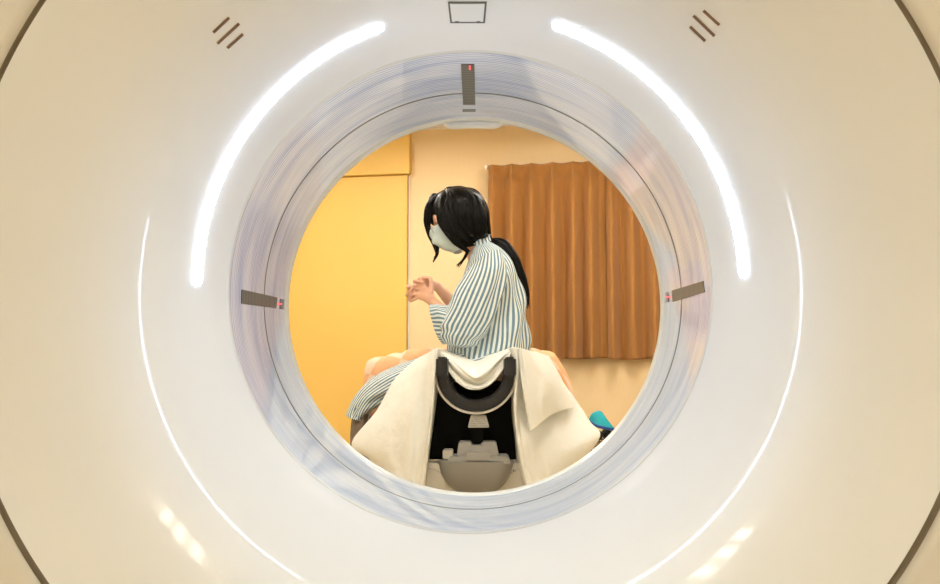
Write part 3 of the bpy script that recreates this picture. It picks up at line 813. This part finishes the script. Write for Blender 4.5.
# hair: a cap on the skull, then locks laid over it
b = MB()
def EH(px, py, dy, rx, ry, rz, tilt=0):
    Mt = Matrix.Rotation(R(-tilt), 3, 'Y'); b.ell(Q(px, py, dy), (rx*PX, ry, rz*PX), Mt)
EH(459,209,0,27.5,.103,22.5,8); EH(468,220,0,20,.100,24,-12); EH(475,230,0,14,.076,13,-25); EH(449,202,0,15,.080,12.5,22)
EH(470,236,0,15,.078,12,-20); EH(436.5,206,.045,8.5,.040,14,12); EH(433,212,.045,6.5,.035,15,8)
cap = b.build('hair', M['hair'], body)
remesh(cap, .006, 8, .5)
capme = cap.data; capme.materials.clear(); capme.materials.append(M['hair'])
random.seed(5)
b = MB(); b.v = [v_.co.copy() for v_ in capme.vertices]; b.f = [list(p.vertices) for p in capme.polygons]
b.uv = [[(b.v[i].x*3, b.v[i].z*2) for i in f_] for f_ in b.f]; b.fm = [0]*len(b.f)
bpy.data.objects.remove(cap)
def lock(pts, r, n=8, fl=.5): b.tube([Q(*p) for p in pts], r, n, sub=6, flat=(Vector((.1,1,0)), fl))
def jit(pts, a, dy=.004): return [(x+random.gauss(0,a), y+random.gauss(0,a*.7), d+random.gauss(0,dy)) for x, y, d in pts]
# long locks from the parting, over the ear, back to the tie
for k in range(34):
    f_ = k/33; x0 = 446+14*f_; 
    dyc = -.062-.030*math.sin(math.pi*(.3+.5*f_))
    P_ = [(x0, 188.2+2*abs(f_-.5), -.02), (450+26*f_, 194+4*f_, -.075), (449+34*f_, 208+6*f_, -.100), (455+29*f_, 226+3*f_, -.100), (468+15*f_, 238-2*f_, -.080), (484+3*f_, 235+1*f_, -.045)]
    lock(jit(P_, .7), [.004,.010,.012,.012,.010,.006])
for k in range(20):                                        # far side and crown
    f_ = k/19
    P_ = [(447+10*f_, 187.6, .0), (462+12*f_, 188+3*f_, .0+.01*f_), (476+6*f_, 196+3*f_, .02*(f_-.5)), (484.5+1.5*f_, 212, .04*(f_-.5)), (487.5, 227, .03*(f_-.5)), (490, 240, .02*(f_-.5))]
    lock(jit(P_, .5), [.003,.008,.011,.012,.010,.008])
for k in range(30):                                        # forelock on the far side of the face
    f_ = k/29
    P_ = [(446-3*f_, 190.5+1.2*f_, .0), (438-4*f_, 196.0+2*f_, .0), (432.5-5*f_, 206, .005), (430-4.4*f_, 220, .005), (431-2.5*f_, 233+2*f_, .01), (437-2.5*f_, 243+3*f_, .0), (438-1.5*f_, 252+3*f_, -.002), (434.5-1.2*f_, 262.5-6*(1-f_), -.004)]
    lock(jit(P_, .5, .010), [.004,.008,.008,.0065,.0045,.0036,.003,.0008])
for k in range(26):                                        # side locks sweeping down across the cheek and mask
    f_ = k/25
    P_ = [(446+4*f_, 189.5, -.01), (441.5+5*f_, 197, -.062), (440+6*f_, 210, -.090), (441.5+6*f_, 224, -.098), (448+7*f_, 237+1*f_, -.096), (459+6*f_, 246+1*f_, -.084), (465+4*f_, 251, -.066)]
    lock(jit(P_, .8), [.003,.008,.0095,.008,.0055,.004,.002])
for k in range(22):                                        # locks behind the cheek, in front of the ear
    f_ = k/21
    P_ = [(450+4*f_, 190, -.02), (447+8*f_, 200, -.082), (446+10*f_, 214, -.097), (450+10*f_, 229, -.099), (459+9*f_, 241, -.092), (467+8*f_, 247-2*f_, -.075)]
    lock(jit(P_, .6), [.003,.009,.010,.009,.006,.002])
for k in range(16):                                        # fine strands over the mask
    f_ = k/15
    P_ = [(437+3*f_, 208, -.088), (438+5*f_, 222, -.100), (444+6*f_, 233, -.104), (452+8*f_, 243-2*f_, -.098), (462+4*f_, 250-2*f_, -.085)]
    ox = random.gauss(0,.7); lock([(x+ox, y+ox*.5, d) for x, y, d in P_], [.0025,.0025,.0022,.0018,.0008], 6)
for k in range(9):                                         # loose thin strands
    f_ = k/8
    P_ = [(440+5*f_, 215, -.10), (444+6*f_, 230, -.104), (455+5*f_, 243, -.10), (465+2*f_, 250, -.09), (464.5+f_, 256, -.082), (461.5-f_, 262, -.078), (457.5-1.5*f_, 268-3*f_, -.076)]
    ox = random.gauss(0,.8); lock([(x+ox, y, d) for x, y, d in P_], [.003,.003,.0028,.0026,.0024,.0018,.0005], 6)
hair = b.build('hair', M['hair'], body)
b = MB()
for k in range(46):                                        # ponytail down the back
    f_ = k/45; g = f_-.5; w_ = random.uniform(-1,1)
    P_ = [(486+g*3, 238+g*5, .02+w_*.02), (498+g*9, 245-g*9, .03+w_*.03), (509+g*13, 260-g*10, .02+w_*.04), (517.5+g*12, 279-g*5, .02+w_*.045), (523.5+g*9, 293-g*2, .015+w_*.04), (526.5+g*5, 301+random.uniform(-6,8), .01+w_*.03)]
    lock(jit(P_, .5), [.007,.010,.012,.0115,.008,.001])
lock([(516,280,0),(521,287,0),(526,289,0),(532,290.5,0)], [.006,.004,.002,.0004])
lock([(519,280,0),(522,289,0),(527,296,0),(529,301,0)], [.006,.005,.003,.0006])
b.build('ponytail', M['hair'], hair)
b = MB(); b.tube([Q(488.5+1.5*math.cos(a)*1.2, 240.5+5*math.sin(a), .02+.026*math.cos(a)) for a in [2*math.pi*k/20 for k in range(20)]], .004, 8, closed=True)
b.build('hair_tie', M['void'], hair)
